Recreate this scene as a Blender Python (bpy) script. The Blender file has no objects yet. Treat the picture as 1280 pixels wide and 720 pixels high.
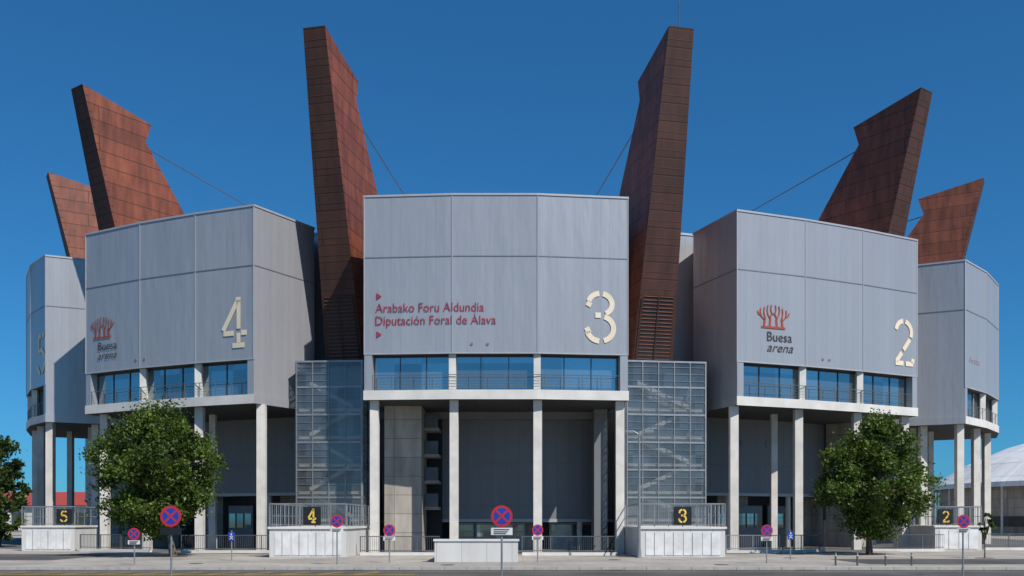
import bpy, math, random
from mathutils import Vector
random.seed(7)
D=bpy.data; S=bpy.context.scene
# ------------------------------------------------------------------ materials
def newmat(name):
    m=D.materials.new(name); m.use_nodes=True
    return m, m.node_tree, m.node_tree.nodes['Principled BSDF']
def setp(b,col=None,rough=None,metal=None,spec=None):
    if col: b.inputs['Base Color'].default_value=(*col,1)
    if rough is not None: b.inputs['Roughness'].default_value=rough
    if metal is not None: b.inputs['Metallic'].default_value=metal
    if spec is not None: b.inputs['Specular IOR Level'].default_value=spec
def noise_col(nt,b,c1,c2,scale,coord='Object',detail=6,lo=.35,hi=.65,bump=0,bscale=None,stretch=None):
    N=nt.nodes; L=nt.links
    tc=N.new('ShaderNodeTexCoord'); src=tc.outputs[coord]
    if stretch:
        mp=N.new('ShaderNodeMapping'); mp.inputs['Scale'].default_value=stretch
        L.new(src,mp.inputs[0]); src=mp.outputs[0]
    n=N.new('ShaderNodeTexNoise'); n.inputs['Scale'].default_value=scale; n.inputs['Detail'].default_value=detail
    L.new(src,n.inputs['Vector'])
    r=N.new('ShaderNodeValToRGB'); r.color_ramp.elements[0].position=lo; r.color_ramp.elements[1].position=hi
    r.color_ramp.elements[0].color=(*c1,1); r.color_ramp.elements[1].color=(*c2,1)
    L.new(n.outputs[0],r.inputs[0]); L.new(r.outputs[0],b.inputs['Base Color'])
    if bump:
        n2=N.new('ShaderNodeTexNoise'); n2.inputs['Scale'].default_value=bscale or scale*8; n2.inputs['Detail'].default_value=4
        L.new(tc.outputs[coord],n2.inputs['Vector'])
        bp=N.new('ShaderNodeBump'); bp.inputs['Strength'].default_value=bump; bp.inputs['Distance'].default_value=.02
        L.new(n2.outputs[0],bp.inputs['Height']); L.new(bp.outputs[0],b.inputs['Normal'])
    return r
def simple(name,c,rough=.6,metal=0,var=.12,scale=1.5,bump=0):
    m,nt,b=newmat(name); setp(b,c,rough,metal)
    noise_col(nt,b,tuple(x*(1-var) for x in c),tuple(min(1,x*(1+var)) for x in c),scale,bump=bump)
    return m
def panelmat(name,c,bw,rh,mortar,rough,metal,var=.06,groove=.55,offset=0.,noise=.10,nscale=.35,bump=.4,streak=True,mort_col=None,wavy=0):
    """sheet-metal / panel cladding in metres through the wall UVs"""
    m,nt,b=newmat(name); N=nt.nodes; L=nt.links
    tc=N.new('ShaderNodeTexCoord')
    br=N.new('ShaderNodeTexBrick'); br.offset=offset; br.squash=1
    br.inputs['Scale'].default_value=1; br.inputs['Brick Width'].default_value=bw; br.inputs['Row Height'].default_value=rh
    br.inputs['Mortar Size'].default_value=mortar; br.inputs['Mortar Smooth'].default_value=.3; br.inputs['Bias'].default_value=0
    br.inputs['Color1'].default_value=(*[x*(1-var) for x in c],1); br.inputs['Color2'].default_value=(*[x*(1+var) for x in c],1)
    br.inputs['Mortar'].default_value=(*(mort_col or [x*groove for x in c]),1)
    L.new(tc.outputs['UV'],br.inputs['Vector'])
    n=N.new('ShaderNodeTexNoise'); n.inputs['Scale'].default_value=nscale; n.inputs['Detail'].default_value=7; n.inputs['Roughness'].default_value=.62
    mp=N.new('ShaderNodeMapping'); mp.inputs['Scale'].default_value=(1,.22 if streak else 1,1)
    L.new(tc.outputs['UV'],mp.inputs[0]); L.new(mp.outputs[0],n.inputs['Vector'])
    mr=N.new('ShaderNodeMapRange'); mr.inputs[1].default_value=.3; mr.inputs[2].default_value=.7
    mr.inputs[3].default_value=1-noise; mr.inputs[4].default_value=1+noise
    L.new(n.outputs[0],mr.inputs[0])
    vm=N.new('ShaderNodeVectorMath'); vm.operation='SCALE'
    L.new(br.outputs[0],vm.inputs[0]); L.new(mr.outputs[0],vm.inputs['Scale'])
    L.new(vm.outputs[0],b.inputs['Base Color'])
    inv=N.new('ShaderNodeMath'); inv.operation='SUBTRACT'; inv.inputs[0].default_value=1
    L.new(br.outputs['Fac'],inv.inputs[1])
    bp=N.new('ShaderNodeBump'); bp.inputs['Strength'].default_value=bump; bp.inputs['Distance'].default_value=.03
    L.new(inv.outputs[0],bp.inputs['Height']); L.new(bp.outputs[0],b.inputs['Normal'])
    if wavy:
        n3=N.new('ShaderNodeTexNoise'); n3.inputs['Scale'].default_value=1.1; n3.inputs['Detail'].default_value=2
        L.new(mp.outputs[0],n3.inputs['Vector'])
        b3=N.new('ShaderNodeBump'); b3.inputs['Strength'].default_value=wavy; b3.inputs['Distance'].default_value=.25
        L.new(n3.outputs[0],b3.inputs['Height']); L.new(b3.outputs[0],bp.inputs['Normal'])
    setp(b,None,rough,metal)
    return m
M={}
M['facade']=panelmat('facade_metal',(.405,.405,.42),.56,40,.012,.34,.35,var=.026,groove=.85,noise=.06,nscale=.2,bump=.25,wavy=.22)
M['core']=panelmat('core_metal',(.20,.20,.207),.9,3.1,.016,.5,.1,var=.02,groove=.75,noise=.08)
M['trim']=simple('trim_metal',(.42,.42,.44),.45,.2,.05)
M['seam']=simple('seam_metal',(.20,.20,.215),.5,.3,.05)
M['white']=simple('white_concrete',(.64,.615,.57),.7,0,.09,.9,bump=.15)
M['column']=simple('column_concrete',(.64,.60,.545),.75,0,.10,1.2,bump=.15)
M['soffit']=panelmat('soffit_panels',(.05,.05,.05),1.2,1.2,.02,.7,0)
M['concrete']=panelmat('board_concrete',(.38,.34,.29),2.6,1.25,.03,.85,0,var=.12,groove=.6,noise=.28,nscale=1.2)
M['paintwall']=panelmat('painted_wall',(.58,.565,.54),1.25,5,.015,.7,0,var=.03,groove=.6,noise=.10,nscale=.8)
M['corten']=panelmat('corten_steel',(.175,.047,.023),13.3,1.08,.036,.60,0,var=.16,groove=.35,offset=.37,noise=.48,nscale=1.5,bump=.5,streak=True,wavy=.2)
M['corten_shade']=panelmat('corten_front_shade',(.062,.022,.015),13.3,1.08,.045,.7,0,var=.12,groove=.40,offset=.37,noise=.34,nscale=1.4,bump=.5)  # darker copy of corten: shade of the outward-leaning fronts put into the colour
M['cortend']=simple('corten_dark',(.038,.017,.012),.75,0,.25,1.)
M['roof']=simple('roof_membrane',(.35,.36,.37),.8)
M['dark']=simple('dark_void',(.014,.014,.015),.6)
M['frame']=simple('window_frame',(.06,.065,.07),.4,.3)
M['steel']=simple('galvanised_steel',(.33,.34,.35),.45,.6)
M['tsteel']=simple('tower_frame',(.27,.275,.28),.5,.5)
M['rail']=simple('rail_dark',(.13,.14,.15),.5,.4)
M['yellow']=simple('yellow_paint',(.75,.50,.07),.6)
M['cream']=simple('cream_paint',(.74,.63,.47),.6,0,.06,.8)
M['redtxt']=simple('crimson_paint',(.28,.025,.05),.6)
M['pinktxt']=simple('faded_pink_paint',(.38,.27,.30),.6)
M['orange']=simple('terracotta_paint',(.32,.055,.03),.6)
M['charcoal']=simple('charcoal_paint',(.05,.045,.05),.6)
M['black']=simple('black_panel',(.015,.015,.017),.4)
M['signred']=simple('sign_red',(.50,.02,.03),.4)
M['signblue']=simple('sign_blue',(.015,.05,.30),.4)
M['signwhite']=simple('sign_white',(.68,.67,.65),.4)
M['dome']=panelmat('dome_roof',(.74,.74,.73),2,2,.03,.5,0)
M['soil']=simple('planting_soil',(.10,.07,.045),.95,0,.35,2,bump=.5)
def glassmat(name,c,bw,rh,metal,rough,var=.25,transp=0):
    m=panelmat(name,c,bw,rh,.0,rough,metal,var=var,noise=.05,bump=0)
    if transp:
        nt=m.node_tree; N=nt.nodes; t=N.new('ShaderNodeBsdfTransparent'); t.inputs[0].default_value=(.86,.90,.90,1)
        mx=N.new('ShaderNodeMixShader'); mx.inputs[0].default_value=transp
        nt.links.new(N['Principled BSDF'].outputs[0],mx.inputs[1]); nt.links.new(t.outputs[0],mx.inputs[2]); nt.links.new(mx.outputs[0],N['Material Output'].inputs[0])
    return m
M['glass']=glassmat('window_glass',(.36,.43,.45),1.75,3,.85,.05,.2)
M['tglass']=glassmat('tower_glass',(.30,.31,.32),1.08,.92,.6,.18,.25,.55)
m,nt,b=newmat('asphalt'); setp(b,None,.9); noise_col(nt,b,(.055,.054,.052),(.10,.095,.088),.35,bump=.5,bscale=40); M['asphalt']=m
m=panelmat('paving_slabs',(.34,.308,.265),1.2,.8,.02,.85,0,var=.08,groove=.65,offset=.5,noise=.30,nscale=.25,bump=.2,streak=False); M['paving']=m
m=panelmat('undercroft_shade_slabs',(.12,.115,.105),1.2,.8,.02,.85,0,var=.07,groove=.7,offset=.5,noise=.24,nscale=.25,bump=.2,streak=False); M['paving_shade']=m  # paving copy darkened to cut light bounced up under the blocks
m,nt,b=newmat('dry_grass'); setp(b,None,.95); noise_col(nt,b,(.06,.075,.03),(.16,.14,.075),.05,bump=.3,bscale=4); M['grass']=m
M['kerb']=simple('kerb_stone',(.40,.38,.35),.8,0,.1,3)
M['roadwhite']=simple('road_white',(.6,.6,.58),.7,0,.2,3)
M['roadyellow']=simple('road_yellow',(.55,.34,.05),.7,0,.2,3)
M['redroof']=simple('red_roof',(.34,.05,.035),.7)
M['iron']=simple('cast_iron',(.05,.048,.045),.7,.3,.2,6)
M['bark']=simple('bark',(.11,.085,.06),.9,0,.3,6,bump=.6)
def leafmat(name,c):
    m,nt,b=newmat(name); setp(b,None,.5,0,.3); r=noise_col(nt,b,tuple(x*.7 for x in c),tuple(x*1.3 for x in c),1.3)
    N=nt.nodes; L=nt.links
    t=N.new('ShaderNodeBsdfTranslucent'); t.inputs[0].default_value=(c[0]*1.5,c[1]*1.6,c[2]*.8,1)
    mx=N.new('ShaderNodeMixShader'); mx.inputs[0].default_value=.3
    L.new(b.outputs[0],mx.inputs[1]); L.new(t.outputs[0],mx.inputs[2])
    L.new(mx.outputs[0],N['Material Output'].inputs[0]); return m
M['leaf1']=leafmat('leaf_mid',(.070,.112,.018)); M['leaf2']=leafmat('leaf_light',(.115,.17,.028)); M['leaf3']=leafmat('leaf_dark',(.034,.06,.014))
# ------------------------------------------------------------------ mesh builder
class MB:
    def __init__(s): s.v=[]; s.f=[]; s.m=[]; s.mats=[]
    def mi(s,k):
        if k not in s.mats: s.mats.append(k)
        return s.mats.index(k)
    def face(s,pts,k):
        i=len(s.v); s.v+= [tuple(p) for p in pts]; s.f.append(tuple(range(i,i+len(pts)))); s.m.append(s.mi(k))
    def prism(s,poly,z0,z1,k,top=None,bot=None,caps=True,edge=None):
        n=len(poly)
        for i in range(n):
            a=poly[i]; c=poly[(i+1)%n]; kk=(edge[i] if edge else None) or k
            s.face([(a[0],a[1],z0),(c[0],c[1],z0),(c[0],c[1],z1),(a[0],a[1],z1)],kk)
        if caps:
            s.face([(p[0],p[1],z1) for p in poly],top or k)
            s.face([(p[0],p[1],z0) for p in reversed(poly)],bot or k)
    def box(s,x0,x1,y0,y1,z0,z1,k): s.prism([(x0,y0),(x1,y0),(x1,y1),(x0,y1)],z0,z1,k)
    def seg(s,p,q,z0,z1,out,inn,k):
        """box along plan segment p->q; 'out' proud to the right-hand side, 'inn' to the left"""
        dx,dy=q[0]-p[0],q[1]-p[1]; l=math.hypot(dx,dy); nx,ny=dy/l,-dx/l
        s.prism([(p[0]+nx*out,p[1]+ny*out),(q[0]+nx*out,q[1]+ny*out),(q[0]-nx*inn,q[1]-ny*inn),(p[0]-nx*inn,p[1]-ny*inn)],z0,z1,k)
    def cyl(s,p0,p1,r0,r1,k,n=10,caps=True):
        p0=Vector(p0);p1=Vector(p1);d=(p1-p0).normalized()
        a=d.orthogonal().normalized(); c=d.cross(a)
        A=[p0+(a*math.cos(t)+c*math.sin(t))*r0 for t in [2*math.pi*i/n for i in range(n)]]
        B=[p1+(a*math.cos(t)+c*math.sin(t))*r1 for t in [2*math.pi*i/n for i in range(n)]]
        for i in range(n): s.face([A[i],A[(i+1)%n],B[(i+1)%n],B[i]],k)
        if caps: s.face(B,k); s.face(list(reversed(A)),k)
    def build(s,name,parent=None,origin=(0,0,0),smooth=False):
        me=D.meshes.new(name); ox,oy,oz=origin
        me.from_pydata([(x-ox,y-oy,z-oz) for x,y,z in s.v],[],s.f)
        for k in s.mats: me.materials.append(M[k])
        me.polygons.foreach_set('material_index',s.m)
        uv=me.uv_layers.new(name='UVMap'); up=Vector((0,0,1))
        for p in me.polygons:
            n=p.normal
            if abs(n.z)>.9: t=Vector((1,0,0)); w=Vector((0,1,0))
            else: t=up.cross(n).normalized(); w=n.cross(t)
            for li in p.loop_indices:
                c=me.vertices[me.loops[li].vertex_index].co+Vector(origin)
                uv.data[li].uv=(c.dot(t),c.dot(w) if abs(n.z)>.9 else c.z)
            if smooth: p.use_smooth=True
        o=D.objects.new(name,me); S.collection.objects.link(o); o.location=origin
        if parent:
            o.parent=parent; o.location=(ox-parent.location.x,oy-parent.location.y,oz-parent.location.z)
        return o
def empty(name,loc=(0,0,0)):
    o=D.objects.new(name,None); S.collection.objects.link(o); o.location=loc; o.empty_display_size=.5; return o
def offs(poly,d,closed=False):
    n=len(poly); r=[]
    for i in range(n):
        ns=[]
        for a,b in ((i-1,i),(i,i+1)):
            if not closed and (a<0 or b>=n): continue
            p=poly[a%n]; q=poly[b%n]; dx,dy=q[0]-p[0],q[1]-p[1]; l=math.hypot(dx,dy); ns.append((dy/l,-dx/l))
        nx=sum(a[0] for a in ns)/len(ns); ny=sum(a[1] for a in ns)/len(ns); l2=nx*nx+ny*ny
        r.append((poly[i][0]+nx*d/l2,poly[i][1]+ny*d/l2))
    return r
def along(poly,u,off=0):
    for i in range(len(poly)-1):
        p,q=poly[i],poly[i+1]; l=math.hypot(q[0]-p[0],q[1]-p[1])
        if u<=l or i==len(poly)-2:
            t=u/l; nx,ny=(q[1]-p[1])/l,-(q[0]-p[0])/l
            return (p[0]+(q[0]-p[0])*t+nx*off,p[1]+(q[1]-p[1])*t+ny*off)
        u-=l
def plen(poly): return sum(math.dist(poly[i],poly[i+1]) for i in range(len(poly)-1))
# ------------------------------------------------------------------ arena
CX,CY=-1.0,113.0
arena=empty('sports_arena',(CX,CY,0))
ZB,ZL,ZW,ZT,ZS=9.65,10.25,12.5,22.4,18.6
def block(tag,front,backR,backL,ncol=None):
    b=MB(); poly=front+backR+backL
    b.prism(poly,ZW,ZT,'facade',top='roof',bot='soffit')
    b.prism(offs(poly,.05,True),ZT,ZT+.12,'trim')
    b.prism(offs(poly,.025,True),ZS-.03,ZS+.03,'seam')
    nf=len(front)-1
    edge=['white']*nf+['facade']*(len(poly)-nf)
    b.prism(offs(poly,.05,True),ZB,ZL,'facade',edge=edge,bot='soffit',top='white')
    a=along(front,.5); c=along(front,plen(front)-.5)
    inn=offs(front,-.62)
    ai=(along(front,.5,-.62)); ci=along(front,plen(front)-.5,-.62)
    gp=[ai]+inn[1:-1]+[ci]
    p2=[front[0],a]+gp+[c,front[-1]]+backR+backL
    ed=['facade']*len(p2)
    for i in range(2,2+len(gp)-1): ed[i]='glass'
    b.prism(p2,ZL,ZW,'facade',caps=False,edge=ed)
    b.build('upper_block_'+tag,arena)
    w=MB()
    for i in range(len(gp)-1):
        p,q=gp[i],gp[i+1]
        w.seg(p,q,ZL,ZL+.10,.06,-.003,'frame'); w.seg(p,q,ZW-.12,ZW-.003,.07,-.003,'frame'); 
        l=math.dist(p,q); n=max(2,round(l/1.75))
        for k in range(n+1):
            t=min(max(k/n,.03/l),1-.03/l); x=p[0]+(q[0]-p[0])*t; y=p[1]+(q[1]-p[1])*t
            dx,dy=(q[0]-p[0])/l*.025,(q[1]-p[1])/l*.025
            w.seg((x-dx,y-dy),(x+dx,y+dy),ZL+.1,ZW-.12,.055,-.003,'frame')
    for f in offs(front,-.35)[1:-1]:
        w.box(f[0]-.22,f[0]+.22,f[1]-.2,f[1]+.2,ZL+.002,ZW-.002,'white')
    rl=offs(front,-.06); L=plen(rl)
    r0=.52
    n=round((L-1.04)/1.25)
    for k in range(n+1):
        x,y=along(rl,r0+(L-1.04)*k/n); w.box(x-.02,x+.02,y-.02,y+.02,ZL,ZL+.95,'rail')
    pts=[along(rl,r0)]+rl[1:-1]+[along(rl,L-r0)]
    for i in range(len(pts)-1):
        for z,t in ((.95,.022),(.72,.008),(.54,.008),(.36,.008),(.18,.008)):
            w.cyl((*pts[i],ZL+z),(*pts[i+1],ZL+z),t,t,'rail',6)
    w.build('window_band_'+tag,arena)
    t=MB()
    for i,f in enumerate(offs(front,.008)):
        t.box(f[0]-.03,f[0]+.03,f[1]-.025,f[1]+.025,ZW,ZT-.01,'trim' if i in (0,len(front)-1) else 'facade')
    for i in range(len(front)-1):
        t.seg(front[i],front[i+1],ZW-.0,ZW+.08,.03,-.003,'trim')
    t.build('corner_trims_'+tag,arena)
F3=[(-9.3,60.44),(-3.75,60.0),(1.6,60.0),(7.33,60.7)]
F4=[(-30.4,68.5),(-25.5,65.8),(-21.05,63.8),(-16.7,62.1)]
F2=[(14.8,63.1),(19.9,65.1),(24.6,67.3),(29.5,69.9)]
F5=[(-43.3,86.5),(-40.8,80.7),(-38.5,76.8),(-35.9,73.9)]
F1=[(35.5,75.2),(39.0,78.9),(42.2,83.3),(44.6,88.5)]
block('3',F3,[(6.6,67.0),(5.5,70)],[(-7.6,70),(-8.7,67.0)])
block('4',F4,[(-13.8,67.0),(-16.2,72)],[(-26.5,77),(-29.2,72.5)])
block('2',F2,[(28.5,73.5),(26,77)],[(15.6,72.5),(12.9,68.3)])
block('5',F5,[(-30.5,76.3),(-29.5,80)],[(-34,92),(-38,90)])
block('1',F1,[(39.5,91.5),(36,93)],[(30,80.5),(30.5,77.7)])
c=MB()
for x,y in [(-8.72,61.0),(-3.66,60.75),(1.62,60.75),(6.88,61.3),(-16.4,62.9),(-21.0,64.6),(-25.3,66.6),(-29.2,68.9),
            (14.75,63.9),(19.6,65.8),(24.4,68.0),(28.7,70.3),(-35.9,74.7),(-38.0,77.6),(-40.2,81.2),(-42.2,85.6),
            (35.4,76.0),(38.4,79.5),(41.4,83.8),(43.6,88.2),(33.2,77.6),(-33.0,76.2)]:
    c.box(x-.27,x+.27,y-.27,y+.27,0,ZB,'column')
for a,r in [(-25,48.5),(24,48.5),(45,48),(-44,48),(50,48),(-50,48)]:
    x=CX+math.sin(math.radians(a))*r; y=CY-math.cos(math.radians(a))*r
    c.box(x-.22,x+.22,y-.22,y+.22,0,ZB,'column')
c.build('columns',arena)
# core drum
R=45.0; k=MB(); N=96
def cp(a,r=R): return (CX+math.sin(a)*r,CY-math.cos(a)*r)
for i in range(N):
    a0=2*math.pi*i/N-math.pi; a1=2*math.pi*(i+1)/N-math.pi
    mid=abs(math.degrees((a0+a1)/2)); zb=1.95 if mid<13 else 3.9
    p,q=cp(a0),cp(a1); pi_,qi=cp(a0,R-1.6),cp(a1,R-1.6)
    k.face([(*p,zb),(*q,zb),(*q,12),(*p,12)],'core')
    k.face([(*p,12),(*q,12),(*q,22.9),(*p,22.9)],'facade')
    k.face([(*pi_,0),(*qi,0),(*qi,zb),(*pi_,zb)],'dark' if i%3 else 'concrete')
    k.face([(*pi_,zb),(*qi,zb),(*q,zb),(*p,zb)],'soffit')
    if i%2==0: k.cyl((*cp(a0,R-.3),0),(*cp(a0,R-.3),zb),.2,.2,'column',8)
    if abs(math.degrees(a0))<100: k.seg(p,q,zb,zb+.22,.05,-.002,'trim'); k.seg(p,q,22.9,23.05,.06,.1,'trim')
    for j in range(6):
        r0=R*(1-j/6); r1=R*(1-(j+1)/6); z0=22.95+5*(1-(r0/R)**2); z1=22.95+5*(1-(r1/R)**2)
        k.face([(*cp(a0,r0),z0),(*cp(a1,r0),z0),(*cp(a1,r1),z1),(*cp(a0,r1),z1)],'roof')
k.build('core_drum',arena)
v=MB()
for a,z in [(-1.2,8.3),(2.4,8.3),(-24,7.6),(24,7.8),(-20,7.6),(27,7.8)]:
    a=math.radians(a); p=cp(a,R+.03); q=cp(a,R-.1); v.cyl((*q,z),(*p,z),.26,.26,'seam',20)
for a in (-3.4,-1.0,1.4,6.0,8.0):
    a=math.radians(a); p=cp(a-.02,R-1.3); q=cp(a+.02,R-1.3); v.seg(p,q,0,1.9,.05,.1,'steel')
    v.seg(cp(a-.017,R-1.24),cp(a+.017,R-1.24),.9,1.75,.03,.0,'glass')
for a in (-27,-22.5,-18,18,22,26,30,42,47,-42):
    a=math.radians(a); p=cp(a-.028,R-1.2); q=cp(a+.028,R-1.2); v.seg(p,q,.0,3.2,.06,.1,'core')
    for j in range(3):
        aa=a-.018+j*.018
        v.seg(cp(aa-.007,R-1.12),cp(aa+.007,R-1.12),1.5,2.6,.03,0,'glass')
v.build('drum_doors_and_vents',arena)
sft=MB()
sft.box(-8.45,-6.0,63.6,67.5,0,ZB-.002,'concrete')
for z in (2.8,4.6,6.4,8.2):
    sft.box(-5.99,-5.0,65.6,67.6,z,z+.2,'concrete'); sft.box(-5.95,-5.05,65.55,65.62,z+.2,z+1.1,'rail')
sft.box(-5.99,-4.95,67.62,68.3,0,ZB-.002,'dark')
sft.box(5.6,6.5,65.4,67.8,0,ZB-.002,'core')
sft.box(-9.9,9.0,67.0,67.2,ZB-.5,ZB-.004,'core')
sft.build('lift_shaft',arena)
# ------------------------------------------------------------------ fins
def fin(tag,ang,dr=0,hw=0.0,louv=False):
    a=math.radians(ang); o=(math.sin(a),-math.cos(a)); t=(math.cos(a),math.sin(a))
    zb=2.0 if louv else 9.7
    prof=[(47.9,zb),(47.9,12.6),(53.0,33.6),(47.4,32.5),(47.9,31.0),(44.5,26.3),(38,16),(38,zb)]
    def w(z): return 1.35+hw-(z-13)*.0293
    def P(r,z,s): 
        r+=dr; q=w(z)*s; return (CX+o[0]*r+t[0]*q,CY+o[1]*r+t[1]*q,z)
    f=MB()
    f.face([P(r,z,1) for r,z in reversed(prof)],'corten'); f.face([P(r,z,-1) for r,z in prof],'corten')
    n=len(prof)
    for i in range(n):
        (r0,z0),(r1,z1)=prof[i],prof[(i+1)%n]
        f.face([P(r0,z0,-1),P(r0,z0,1),P(r1,z1,1),P(r1,z1,-1)],'corten_shade' if i<2 else 'corten')
    z=13.4
    while z<33:
        r=47.9+(z-12.6)*5.1/21
        f.prism([P(r+.012,z,-1.003)[:2],P(r+.012,z,1.003)[:2],P(r-.3,z,1.003)[:2],P(r-.3,z,-1.003)[:2]],z,z+.045,'cortend'); z+=1.08
    if not louv: 
        f.prism([P(47.6,2,-.7)[:2],P(47.6,2,.7)[:2],P(45.2,2,.7)[:2],P(45.2,2,-.7)[:2]],0,9.7,'concrete')
    if louv:
        z=12.9
        while z<17.3:
            r=47.9+(z-12.6)*5.1/21
            f.prism([P(r+.10,z,-.82)[:2],P(r+.10,z,.82)[:2],P(r+.01,z,.82)[:2],P(r+.01,z,-.82)[:2]],z,z+.05,'corten'); z+=.24
        f.face([P(47.97+.03,12.7,-.8),P(47.97+.03,12.7,.8),P(49.04+.03,17.2,.8),P(49.04+.03,17.2,-.8)],'dark')
        for s in (-.86,0,.86):
            f.face([P(47.95+.12,12.7,s-.03),P(47.95+.12,12.7,s+.03),P(49.05+.12,17.3,s+.03),P(49.05+.12,17.3,s-.03)],'cortend')
    f.build('corten_fin_'+tag,arena)
    g=MB(); g.cyl(P(47.6,31.0,0),P(22,26.0,0),.045,.045,'rail',6); g.build('fin_cable_'+tag,arena)
    return P
fin('a',-12.7,louv=True); PR=fin('b',12.9,hw=.1,louv=True)
fin('c',-35.3); fin('d',36.3); fin('e',-58.3,-4.4); fin('f',61.8,-2.2)
fin('g',-85,-4,); fin('h',88,-3)
an=MB(); p=PR(52.6,33.5,0); an.cyl(p,(p[0],p[1],p[2]+4.5),.04,.02,'rail',6); an.build('fin_antenna',arena)
# ------------------------------------------------------------------ glazed stair towers
def tower(tag,p,q,depth,z0=1.7,z1=12.6):
    w=MB(); L=math.dist(p,q); d=((q[0]-p[0])/L,(q[1]-p[1])/L); n=(-d[1],d[0])
    poly=[p,q,(q[0]+n[0]*depth,q[1]+n[1]*depth),(p[0]+n[0]*depth,p[1]+n[1]*depth)]
    w.prism(poly,z0,z1,'tglass',top='roof')
    w.prism(offs(poly,.06,True),z1,z1+.12,'steel')
    ip=offs(poly,-.12,True)
    w.seg(ip[3],ip[2],z0+.01,z1-.05,.0,.08,'facade')
    zz=z0+.3; flip=0
    while zz<z1-1.5:
        w.prism([ip[0],ip[1],ip[2],ip[3]],zz,zz+.16,'column')
        a,b=(ip[0],ip[1]) if flip else (ip[1],ip[0])
        A=(a[0]+(b[0]-a[0])*.15+n[0]*.4,a[1]+(b[1]-a[1])*.15+n[1]*.4); B=(a[0]+(b[0]-a[0])*.85+n[0]*.4,a[1]+(b[1]-a[1])*.85+n[1]*.4)
        A2=(A[0]+n[0]*.8,A[1]+n[1]*.8); B2=(B[0]+n[0]*.8,B[1]+n[1]*.8)
        w.face([(*A,zz+.16),(*A2,zz+.16),(*B2,zz+1.8),(*B,zz+1.8)],'column'); w.face([(*A,zz+.16),(*B,zz+1.8),(*B,zz+2.1),(*A,zz+.46)],'column')
        zz+=1.84; flip=1-flip
    for e in range(4):
        a,b=poly[e],poly[(e+1)%4]; l=math.dist(a,b); m=max(2,round(l/1.08))
        for i in range(m+1):
            t=min(max(i/m,.03/l),1-.03/l); x=a[0]+(b[0]-a[0])*t; y=a[1]+(b[1]-a[1])*t; ux,uy=(b[0]-a[0])/l*.03,(b[1]-a[1])/l*.03
            w.seg((x-ux,y-uy),(x+ux,y+uy),z0,z1,.07,-.003,'tsteel' if 0<i<m else 'steel')
        z=z0; j=0
        while z<z1-.2:
            big=(j%4==0); w.seg(a,b,z,z+(.12 if big else .025),.05,-.003,'tsteel' if not big else 'steel'); z+=.46; j+=1
    w.build('stair_tower_'+tag,arena)
tower('l',(-14.4,64.1),(-9.95,63.7),1.9)
tower('r',(7.6,63.7),(13.0,64.5),1.6)
def strokes(mb,fn,segs,w,k):
    for pts in segs:
        n=len(pts); Lf=[];Rt=[]
        for i,(x,y) in enumerate(pts):
            ax,ay=pts[max(i-1,0)]; bx,by=pts[min(i+1,n-1)]; dx,dy=bx-ax,by-ay; l=math.hypot(dx,dy) or 1
            Lf.append((x-dy/l*w/2,y+dx/l*w/2)); Rt.append((x+dy/l*w/2,y-dx/l*w/2))
        for i in range(n-1): mb.face([fn(*Rt[i]),fn(*Rt[i+1]),fn(*Lf[i+1]),fn(*Lf[i])],k)
def arc(cx,cy,rx,ry,a0,a1,n=10): return [(cx+rx*math.cos(math.radians(a0+(a1-a0)*i/n)),cy+ry*math.sin(math.radians(a0+(a1-a0)*i/n))) for i in range(n+1)]
DIG={
'3':[arc(.30,.745,.23,.20,165,95,8),arc(.30,.745,.23,.20,78,-62,12),[(.20,.535),(.31,.535)],arc(.30,.285,.26,.235,72,-75,14),arc(.30,.285,.26,.235,-95,-165,8),[(.055,.70),(.10,.78)],[(.03,.30),(.08,.2)]],
'4':[[(.40,.93),(.055,.36)],[(.06,.30),(.32,.30)],[(.43,.95),(.43,.38)],[(.43,.30),(.43,.10)],[(.49,.30),(.63,.30)],[(.28,.055),(.58,.055)],[(.36,.955),(.48,.955)]],
'2':[arc(.31,.72,.24,.23,170,95,8),arc(.31,.72,.24,.23,78,-25,10),[(.50,.58),(.30,.34)],[(.25,.28),(.08,.09)],[(.05,.055),(.30,.055)],[(.37,.055),(.60,.055)],[(.58,.07),(.60,.17)]],
'5':[[(.12,.94),(.30,.94)],[(.36,.94),(.55,.94)],[(.13,.92),(.10,.58)],arc(.28,.34,.28,.27,125,10,10),arc(.28,.34,.28,.27,-8,-75,8),arc(.28,.34,.28,.27,-98,-165,8)]}
def digit(tag,front,uc,z0,h,ch,k='cream',sw=.10):
    mb=MB(); fn=lambda x,y:(*along(front,uc+(x-.31)*h*.98,.045),z0+y*h)
    strokes(mb,lambda x,y:fn(x,y),DIG[ch],sw,k); mb.build('number_'+ch+tag,arena)
digit('',F3,plen(F3)-1.75,13.2,3.35,'3')
digit('',F4,plen(F4)-1.55,13.3,3.3,'4')
digit('',F2,plen(F2)-1.45,13.2,3.4,'2')
digit('',F5,plen(F5)-1.0,13.3,3.3,'5')
def textmesh(body,width=None,height=1,shear=0):
    cu=D.curves.new('t','FONT'); cu.body=body; cu.size=1; cu.shear=shear; cu.resolution_u=3
    o=D.objects.new('t',cu); S.collection.objects.link(o); bpy.context.view_layer.update()
    dg=bpy.context.evaluated_depsgraph_get(); me=o.evaluated_get(dg).to_mesh()
    vs=[(v.co.x,v.co.y) for v in me.vertices]; fs=[tuple(p.vertices) for p in me.polygons]
    o.evaluated_get(dg).to_mesh_clear(); D.objects.remove(o)
    x0=min(v[0] for v in vs); x1=max(v[0] for v in vs)
    return [((x-x0)/(x1-x0)*width,y*height) for x,y in vs],fs
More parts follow.
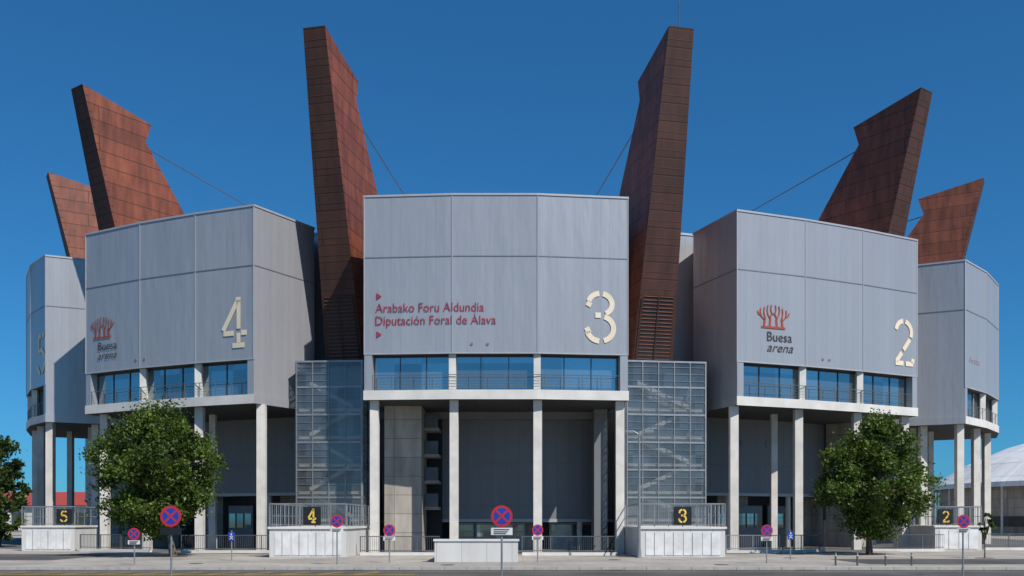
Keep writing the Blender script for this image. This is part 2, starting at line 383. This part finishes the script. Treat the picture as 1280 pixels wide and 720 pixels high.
def wraptext(name,front,u,z,body,width,height,k,shear=0):
    vs,fs=textmesh(body,width,height,shear); mb=MB()
    for f in fs: mb.face([(*along(front,u+vs[i][0],.045),z+vs[i][1]) for i in f],k)
    mb.build(name,arena)
wraptext('sign_text_basque',F3,.72,15.15,'Arabako Foru Aldundia',6.85,.80,'redtxt')
wraptext('sign_text_spanish',F3,.72,14.35,'Diputación Foral de Álava',7.6,.80,'redtxt')
tr=MB()
for z in (16.15,13.75): tr.face([(*along(F3,.78,.045),z-.22),(*along(F3,1.12,.045),z),(*along(F3,.78,.045),z+.22)],'redtxt')
tr.build('sign_triangles',arena)
def logo(tag,front,u,s=1.0):
    mb=MB(); fn=lambda x,y:(*along(front,u+x*s,.045),14.95+y*s)
    seg=[[(-1.0,.0),(1.0,.0)],[(-.78,.06),(-.70,.70)],[(-.30,.06),(-.26,.62)],[(.30,.06),(.26,.62)],[(.78,.06),(.70,.70)],
         arc(0,.55,.27,.42,175,5,10)]
    strokes(mb,fn,seg[:1],.15,'orange'); strokes(mb,fn,seg[1:5],.15,'orange'); strokes(mb,fn,seg[5:],.10,'orange')
    br=[]
    for sx in (-1,1):
        br+=[[(sx*.74,.5),(sx*1.0,.72),(sx*1.1,1.0),(sx*1.08,1.3)],[(sx*.70,.66),(sx*.80,1.0),(sx*.76,1.4)],[(sx*.28,.6),(sx*.48,.95),(sx*.52,1.25),(sx*.46,1.55)],
             [(sx*1.02,.78),(sx*1.25,.88),(sx*1.34,1.1)],[(sx*.12,.95),(sx*.22,1.25),(sx*.17,1.6)]]
    strokes(mb,fn,br,.085,'orange'); mb.build('logo_crown_'+tag,arena)
logo('4',F4,1.75,.9); wraptext('logo_text_4a',F4,1.35,14.05,'Buesa',1.95,.85,'charcoal'); wraptext('logo_text_4b',F4,1.3,13.4,'arena',1.95,.8,'charcoal',.35)
logo('2',F2,2.85,.95); wraptext('logo_text_2a',F2,2.35,14.05,'Buesa',2.0,.9,'charcoal'); wraptext('logo_text_2b',F2,2.35,13.35,'arena',2.1,.85,'charcoal',.35)
wraptext('sign_text_faded',F1,.9,14.6,'Araba',2.5,.7,'pinktxt')
fv=MB()
for fr,us in ((F3,(6.8,7.8)),(F4,(5.2,6.0)),(F2,(7.0,7.6))):
    for u in us:
        p=along(fr,u,.04); q=along(fr,u,-.1); fv.cyl((*q,13.1),(*p,13.1),.09,.09,'seam',14)
fv.build('facade_spotlights',arena)
def platform(x0,x1,y0,y1,h,num,name,nx,gates=3,rx1=None):
    w=MB()
    w.box(x0,x1,y0,y1,0,h,'paintwall'); w.box(x0-.08,x1+.08,y0-.08,y1,h,h+.12,'white')
    n=gates
    gw=(x1-x0-.5)/n
    for i in range(n):
        a=x0+.25+i*gw; w.box(a+.04,a+gw-.04,y0-.03,y0-.002,.12,h-.2,'signwhite')
        w.box(a+gw*.5-.015,a+gw*.5+.015,y0-.045,y0-.031,.12,h-.2,'steel')
    z=h+.12
    m=round((x1-x0)/.8)
    for i in range(m+1):
        x=x0+(x1-x0)*i/m; w.box(x-.025,x+.025,y0+.02,y0+.07,z,z+1.3,'steel')
    for i in range(int((x1-x0)/.11)):
        x=x0+.05+i*.11; w.box(x-.01,x+.01,y0+.035,y0+.055,z+.1,z+1.25,'steel')
    w.box(x0,x1,y0+.01,y0+.08,z+1.25,z+1.32,'steel'); w.box(x0,x1,y0+.02,y0+.07,z+.08,z+.13,'steel')
    for xx in (x0,x1-.05):
        for yy in range(int(y1-y0)): w.box(xx,xx+.05,y0+.5+yy,y0+.55+yy,z,z+1.3,'steel')
        w.box(xx,xx+.05,y0,y1,z+1.25,z+1.32,'steel'); w.box(xx,xx+.05,y0,y1,z+.6,z+.64,'steel')
    w.box(nx-.5,nx+.5,y0-.08,y0-.03,z+.12,z+1.12,'black')
    fn=lambda x,y:(nx+(x-.31)*.75,y0-.085,z+.22+y*.78)
    strokes(w,fn,DIG[num],.13,'yellow')
    w.build(name,arena)
platform(-13.6,-9.3,53.8,63.6,1.6,'4','entrance_platform_4',-11.2,4)
platform(7.2,11.95,53.8,63.6,1.6,'3','entrance_platform_3',9.55,4)
platform(-33.2,-29.6,65.0,68.4,1.6,'5','entrance_platform_5',-30.3,3)
platform(29.0,32.2,65.8,73,1.6,'2','entrance_platform_2',29.7,2)
# ------------------------------------------------------------------ ground
KY=43.0
g=MB(); g.face([(-3000,-600,-.14),(3000,-600,-.14),(3000,4500,-.14),(-3000,4500,-.14)],'grass'); g.build('ground')
g=MB(); g.face([(-160,5,-.12),(160,5,-.12),(160,KY-.3,-.12),(-160,KY-.3,-.12)],'asphalt'); g.build('road')
g=MB(); g.box(-130,130,KY,175,-.13,0,'paving'); g.build('pavement')
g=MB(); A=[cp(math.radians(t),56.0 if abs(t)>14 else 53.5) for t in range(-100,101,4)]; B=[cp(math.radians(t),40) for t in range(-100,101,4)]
for i in range(len(A)-1): g.face([(*A[i],.004),(*A[i+1],.004),(*B[i+1],.004),(*B[i],.004)],'paving_shade')
g.build('undercroft_shade_sheet')  # dark sheet added over the pavement to deepen shade on soffits and back walls
g=MB()
x=-130
while x<130: g.box(x,x+.98,KY-.3,KY-.002,-.13,.012,'kerb'); x+=1.0
g.build('kerb')
g=MB()
for (x0,x1,y0,y1) in ((17,80,45.5,51.5),(-80,-24,50,59)): g.face([(x0,y0,.008),(x1,y0,.008),(x1,y1,.008),(x0,y1,.008)],'asphalt')
g.build('service_lane')
g=MB()
for i in range(14):
    x=-26+i*1.5; z=-.116
    g.face([(x,39.2,z),(x+.16,39.2,z),(x+.9,40.9,z),(x+.74,40.9,z)],'roadyellow')
g.face([(-27,40.95,-.116),(60,40.95,-.116),(60,41.1,-.116),(-27,41.1,-.116)],'roadyellow')
g.face([(-27,39.0,-.116),(-4,39.0,-.116),(-4,39.15,-.116),(-27,39.15,-.116)],'roadyellow')
for i in range(6):
    x=4+i*5; g.face([(x,37.2,-.116),(x+3,37.2,-.116),(x+3,37.35,-.116),(x,37.35,-.116)],'roadwhite')
g.build('road_markings')
g=MB()
for mx_,my_ in ((-15.2,46.2),(-3.0,44.8),(5.4,50.5),(9.8,45.0),(15.4,53.2)):
    g.cyl((mx_,my_,-.02),(mx_,my_,.012),.33,.33,'iron',20)
for mx_ in (-21,-7,4.5,13): g.box(mx_-.4,mx_+.4,KY-.72,KY-.34,-.15,-.112,'iron')
g.build('manhole_covers')
g=MB()
for cx,cy,r in ((-19.5,55,.9),(21.7,58,.9),(26,52.8,.5)):
    g.cyl((cx,cy,-.05),(cx,cy,.018),r,r,'soil',24)
g.build('tree_pit_soil')
w=MB(); w.box(-3.84,.3,47.6,48.1,0,1.05,'paintwall'); w.box(-3.9,.36,47.54,48.16,1.05,1.15,'white')
w.box(-3.84,-3.5,48.1,56.9,0,.9,'paintwall'); w.box(-.04,.3,48.1,56.9,0,.9,'paintwall'); w.build('low_white_wall',origin=(-1.8,47.8,0)) 
def fence(x0,x1,y,name,h=1.15,y2=None,k='rail',sp=.12):
    f=MB(); y2=y if y2 is None else y2; L=math.hypot(x1-x0,y2-y); 
    P=lambda t:(x0+(x1-x0)*t,y+(y2-y)*t)
    f.seg(P(0),P(1),0,.18,.1,.1,'white'); f.seg(P(0),P(1),h-.05,h,.025,.025,k); f.seg(P(0),P(1),.27,.31,.02,.02,k)
    n=int(L/sp)
    for i in range(n+1):
        x,yy=P(i/n); r=.03 if i%14==0 else .009; f.box(x-r,x+r,yy-r,yy+r,.18,h-.01,k)
    f.build(name,origin=((x0+x1)/2,(y+y2)/2,0))
fence(-9.0,-4.3,57,'metal_fence'); fence(.6,6.3,57,'metal_fence',)
fence(-21.0,-15.2,61,'metal_fence'); fence(13.6,17.0,61,'metal_fence',k='steel'); fence(17.2,20.5,61,'metal_fence',y2=63)
fence(-29,-23.5,64.5,'metal_fence',y2=62.5); fence(24,28.8,64,'metal_fence')
fence(33,48,67,'metal_fence'); fence(-52,-37,67,'metal_fence')
# ------------------------------------------------------------------ signs
def nosign(x,y,zc,Rr,plate=None,k='steel',name='no_stopping_sign'):
    s=MB(); s.cyl((x,y,-.12 if y<KY else 0),(x,y,zc+Rr*.9),.032,.032,'steel',10)
    yy=y-.05
    s.cyl((x,yy,zc),(x,yy-.02,zc),Rr,Rr,'signred',36)
    s.cyl((x,yy-.02,zc),(x,yy-.023,zc),Rr*.78,Rr*.78,'signblue',36)
    for sg in (-1,1):
        fn=lambda a,b:(x+a,yy-.0262-.001*sg,zc+b)
        strokes(s,fn,[[(-.56*Rr*sg,.56*Rr),(.56*Rr*sg,-.56*Rr)]],Rr*.17,'signred')
    if plate:
        s.box(x-Rr*1.0,x+Rr*1.0,yy-.02,yy,zc-Rr*1.75,zc-Rr*1.08,plate)
        if plate=='signwhite':
            for j,zz in enumerate((1.25,1.45,1.62)): s.box(x-Rr*.75,x+Rr*(.7-.15*j),yy-.024,yy-.0202,zc-Rr*zz-.02,zc-Rr*zz+.015,'charcoal')
    s.build(name,origin=(x,y,0))
nosign(-.32,30,2.22,.335,'signwhite'); nosign(-11.0,31,2.22,.34,'black')
nosign(-8.2,45,2.05,.30,'signwhite'); nosign(-6.0,47,1.6,.29,'signwhite'); nosign(1.28,48,1.6,.28,'signwhite')
nosign(12.2,46,1.6,.28,'signwhite'); nosign(17.85,38,2.05,.26,'signwhite'); nosign(-17.7,45,1.45,.28,'signwhite')
def bluesign(x,y,zc):
    s=MB(); s.cyl((x,y,0),(x,y,zc+.3),.03,.03,'steel',8); s.box(x-.16,x+.16,y-.06,y-.035,zc-.22,zc+.22,'signblue')
    fn=lambda a,b:(x+a,y-.064,zc+b)
    strokes(s,fn,[[(-.0,-.12),(0,.05)],[(-.08,-.16),(-.0,-.02),(.08,-.16)],[(-.09,.0),(.09,.0)]],.035,'signwhite'); 
    s.cyl((x,y-.06,zc+.12),(x,y-.065,zc+.12),.04,.04,'signwhite',12); s.build('pedestrian_sign',origin=(x,y,0))
bluesign(-14.6,50,1.25); bluesign(14.5,50,1.3)
s=MB(); x=7.0; y=52.8
s.cyl((x,y,0),(x,y,.5),.13,.11,'steel',12); s.cyl((x,y,.5),(x,y,6.95),.085,.05,'steel',12); s.box(x-.2,x+.2,y-.2,y+.2,0,.04,'steel')
for sg in (-1,1):
    s.cyl((x,y,6.8),(x+sg*.3,y,6.98),.03,.03,'steel',8)
    a,b=sorted((x+sg*.28,x+sg*.78)); s.prism([(a,y-.13),(b,y-.13),(b,y+.13),(a,y+.13)],6.92,7.04,'steel'); s.prism([(a+.05,y-.1),(b-.05,y-.1),(b-.05,y+.1),(a+.05,y+.1)],6.89,6.918,'signwhite')
s.build('street_lamp',origin=(x,y,0))
for bx in (14.9,15.9,17.2,18.4,24.5,25.5,27,28.4,29.6):
    by=44.2
    s=MB(); s.cyl((bx,by,0),(bx,by,.55),.045,.045,'rail',10); s.cyl((bx,by,.55),(bx,by,.6),.045,.02,'rail',10); s.cyl((bx,by,.45),(bx,by,.5),.047,.047,'signwhite',10); s.build('bollard',origin=(bx,by,0))
# ------------------------------------------------------------------ trees
def tree(name,base,cc,rad,nclump,nleaf,ls=.17,trunk=.17,seed=1,mb=None,dark=False,zmin=.5):
    rnd=random.Random(seed); own=mb is None; t=mb or MB()
    bx,by=base; top=cc[2]+rad[2]*.55
    pts=[Vector((bx,by,0))]
    n=6
    for i in range(1,n+1):
        f=i/n; pts.append(Vector((bx+(cc[0]-bx)*f+rnd.uniform(-.12,.12),by+(cc[1]-by)*f+rnd.uniform(-.12,.12),top*f)))
    for i in range(n): t.cyl(pts[i],pts[i+1],trunk*(1-.8*i/n)*(1.35 if i==0 else 1),trunk*(1-.8*(i+1)/n),'bark',9,False)
    cl=[]
    while len(cl)<nclump:
        p=Vector((rnd.uniform(-1,1),rnd.uniform(-1,1),rnd.uniform(-1,1))); l=p.length
        if l>1 or l<.35 or rnd.random()>l**1.2: continue
        taper=1.0-.28*max(p.z,0)-.30*max(-p.z-.35,0)
        lump=1+.13*math.sin(5*math.atan2(p.y,p.x)+seed)+.1*math.sin(7*p.z+seed*2)+rnd.uniform(-.1,.1)
        c=Vector((cc[0]+p.x*rad[0]*taper*lump,cc[1]+p.y*rad[1]*taper*lump,cc[2]+p.z*rad[2]*(.95+.08*rnd.random())))
        cl.append((c,rnd.uniform(.30,.75)*rad[0]/3.2))
    for c,r in cl[::2]:
        f=min(.95,max(.22,(c.z-cc[2]*.0)/top*.62)); k=f*n; i=min(int(k),n-1); a=pts[i].lerp(pts[i+1],k-i)
        mid=a.lerp(c,.5)+Vector((0,0,-.15)); t.cyl(a,mid,.05,.032,'bark',5,False); t.cyl(mid,c,.032,.012,'bark',5,False)
    for i in range(nleaf):
        c,r=cl[i%nclump]
        d=Vector((rnd.gauss(0,1),rnd.gauss(0,1),rnd.gauss(0,.8)))*r*.55
        p=c+d
        if p.z<zmin: p.z=zmin+rnd.random()*.6
        nrm=Vector((rnd.gauss(0,.7),rnd.gauss(0,.7),rnd.gauss(.55,.6))).normalized(); a=nrm.orthogonal().normalized(); b=nrm.cross(a)
        th=rnd.uniform(0,6.28); u=a*math.cos(th)+b*math.sin(th); v=nrm.cross(u); q=ls*rnd.uniform(.6,1.25)
        h=(i%nclump)*7919%10/10*.5+rnd.random()*.5
        kk='leaf3' if (h<.30 or dark and h<.7) else ('leaf2' if h>.66 else 'leaf1')
        t.face([p-u*q*.6,p-v*q*.42+u*q*.05,p+u*q*.7,p+v*q*.42+u*q*.05],kk)
    if own: t.build(name,origin=(bx,by,0))
tree('plane_tree',(-19.4,55),(-20.3,55,4.95),(3.3,3.1,3.8),200,40000,ls=.155,seed=3,zmin=.9)
tree('plane_tree',(21.6,58),(21.95,58,4.65),(3.15,3.0,3.6),190,38000,ls=.155,seed=8,zmin=.9)
tree('sapling',(26.0,52.8),(26.0,52.8,1.9),(.42,.42,.7),12,900,ls=.13,trunk=.035,seed=5)
tree('conifer_tree',(-39.6,74),(-39.6,74,4.4),(2.2,2.2,4.2),90,13000,ls=.22,seed=9,dark=True)
dm=MB()
rr=random.Random(4)
for i in range(16): tree('x',(-150+i*4.2,150+rr.uniform(-15,25)),(-150+i*4.2,150+rr.uniform(-15,25),rr.uniform(2.2,3.4)),(4,4,rr.uniform(2.3,3.6)),22,1100,ls=.75,seed=20+i,mb=dm)
for i in range(14): tree('x',(78+i*5,165+rr.uniform(-5,25)),(78+i*5,165+rr.uniform(-5,25),rr.uniform(1.8,2.8)),(4,4,rr.uniform(2.,3.)),22,1000,ls=.75,seed=60+i,mb=dm)
dm.build('distant_trees')
# ------------------------------------------------------------------ distant buildings
w=MB(); w.box(-122,-78,190,215,0,5.0,'white'); w.face([(-123,189,5),(-77,189,5),(-77,202,8.0),(-123,202,8.0)],'redroof'); w.face([(-123,216,5),(-123,202,8.0),(-77,202,8.0),(-77,216,5)],'redroof')
for i in range(10): w.box(-120+i*4.2,-117.5+i*4.2,189.9,189.98,1.2,3.6,'glass')
w.build('industrial_building',origin=(-100,200,0))
w=MB(); cx,cy=92,140
for i in range(48):
    a0=2*math.pi*i/48;a1=2*math.pi*(i+1)/48
    pr=[(28.5,6.6),(28.3,7.3),(24,10.2),(18,12.9),(11,14.8),(4,15.7),(0.01,15.9)]
    f=lambda a,r:(cx+math.cos(a)*r,cy+math.sin(a)*r)
    w.face([(*f(a0,27),0),(*f(a1,27),0),(*f(a1,27),6.6),(*f(a0,27),6.6)],'concrete')
    w.face([(*f(a0,27),6.6),(*f(a1,27),6.6),(*f(a1,28.5),6.6),(*f(a0,28.5),6.6)],'soffit')
    for (r0,z0),(r1,z1) in zip(pr,pr[1:]): w.face([(*f(a0,r0),z0),(*f(a1,r0),z0),(*f(a1,r1),z1),(*f(a0,r1),z1)],'dome')
    w.cyl((*f(a0,28.2),0),(*f(a0,28.2),6.6),.15,.15,'column',6)
    w.seg(f(a0,27.02),f(a1,27.02),1.2,2.6,.05,.02,'frame')
w.build('domed_pavilion',origin=(cx,cy,0))
w=MB(); w.box(58,110,100,104,0,3.1,'white'); w.box(57.7,110.3,99.7,104.3,3.1,3.35,'steel')
for i in range(12): w.box(59+i*4,61.6+i*4,99.9,99.98,1.0,2.6,'frame')
w.build('ticket_building',origin=(84,102,0))
# ------------------------------------------------------------------ light, sky, camera
EL,AZ=math.radians(48),math.radians(41)
sd=Vector((math.sin(AZ)*math.cos(EL),-math.cos(AZ)*math.cos(EL),math.sin(EL)))
sl=D.lights.new('sun','SUN'); sl.energy=5.0; sl.angle=math.radians(.5); sl.color=(1,.96,.90)
so=D.objects.new('sun',sl); S.collection.objects.link(so); so.rotation_euler=(-sd).to_track_quat('-Z','Y').to_euler(); so.location=(20,-30,60)
W=D.worlds.new('World'); S.world=W; W.use_nodes=True; nt=W.node_tree; bg=nt.nodes['Background']
sk=nt.nodes.new('ShaderNodeTexSky'); sk.sky_type='NISHITA'; sk.sun_disc=False; sk.sun_elevation=EL
sk.sun_rotation=math.pi-AZ
sk.altitude=500; sk.air_density=1.0; sk.dust_density=.3; sk.ozone_density=2.0
gm=nt.nodes.new('ShaderNodeGamma'); gm.inputs[1].default_value=.78
vm=nt.nodes.new('ShaderNodeVectorMath'); vm.operation='MULTIPLY'; vm.inputs[1].default_value=(.27,1.0,1.68)
nt.links.new(sk.outputs[0],gm.inputs[0]); nt.links.new(gm.outputs[0],vm.inputs[0]); nt.links.new(vm.outputs[0],bg.inputs[0]); bg.inputs[1].default_value=.082
cam=D.cameras.new('camera'); co=D.objects.new('camera',cam); S.collection.objects.link(co)
co.location=(0,0,2.1); co.rotation_euler=(math.radians(90),0,0)
cam.sensor_width=36; cam.lens=33.75; cam.shift_y=290/1280; cam.clip_end=8000
S.camera=co
S.view_settings.view_transform='Standard'; S.view_settings.look='None'; S.view_settings.exposure=0
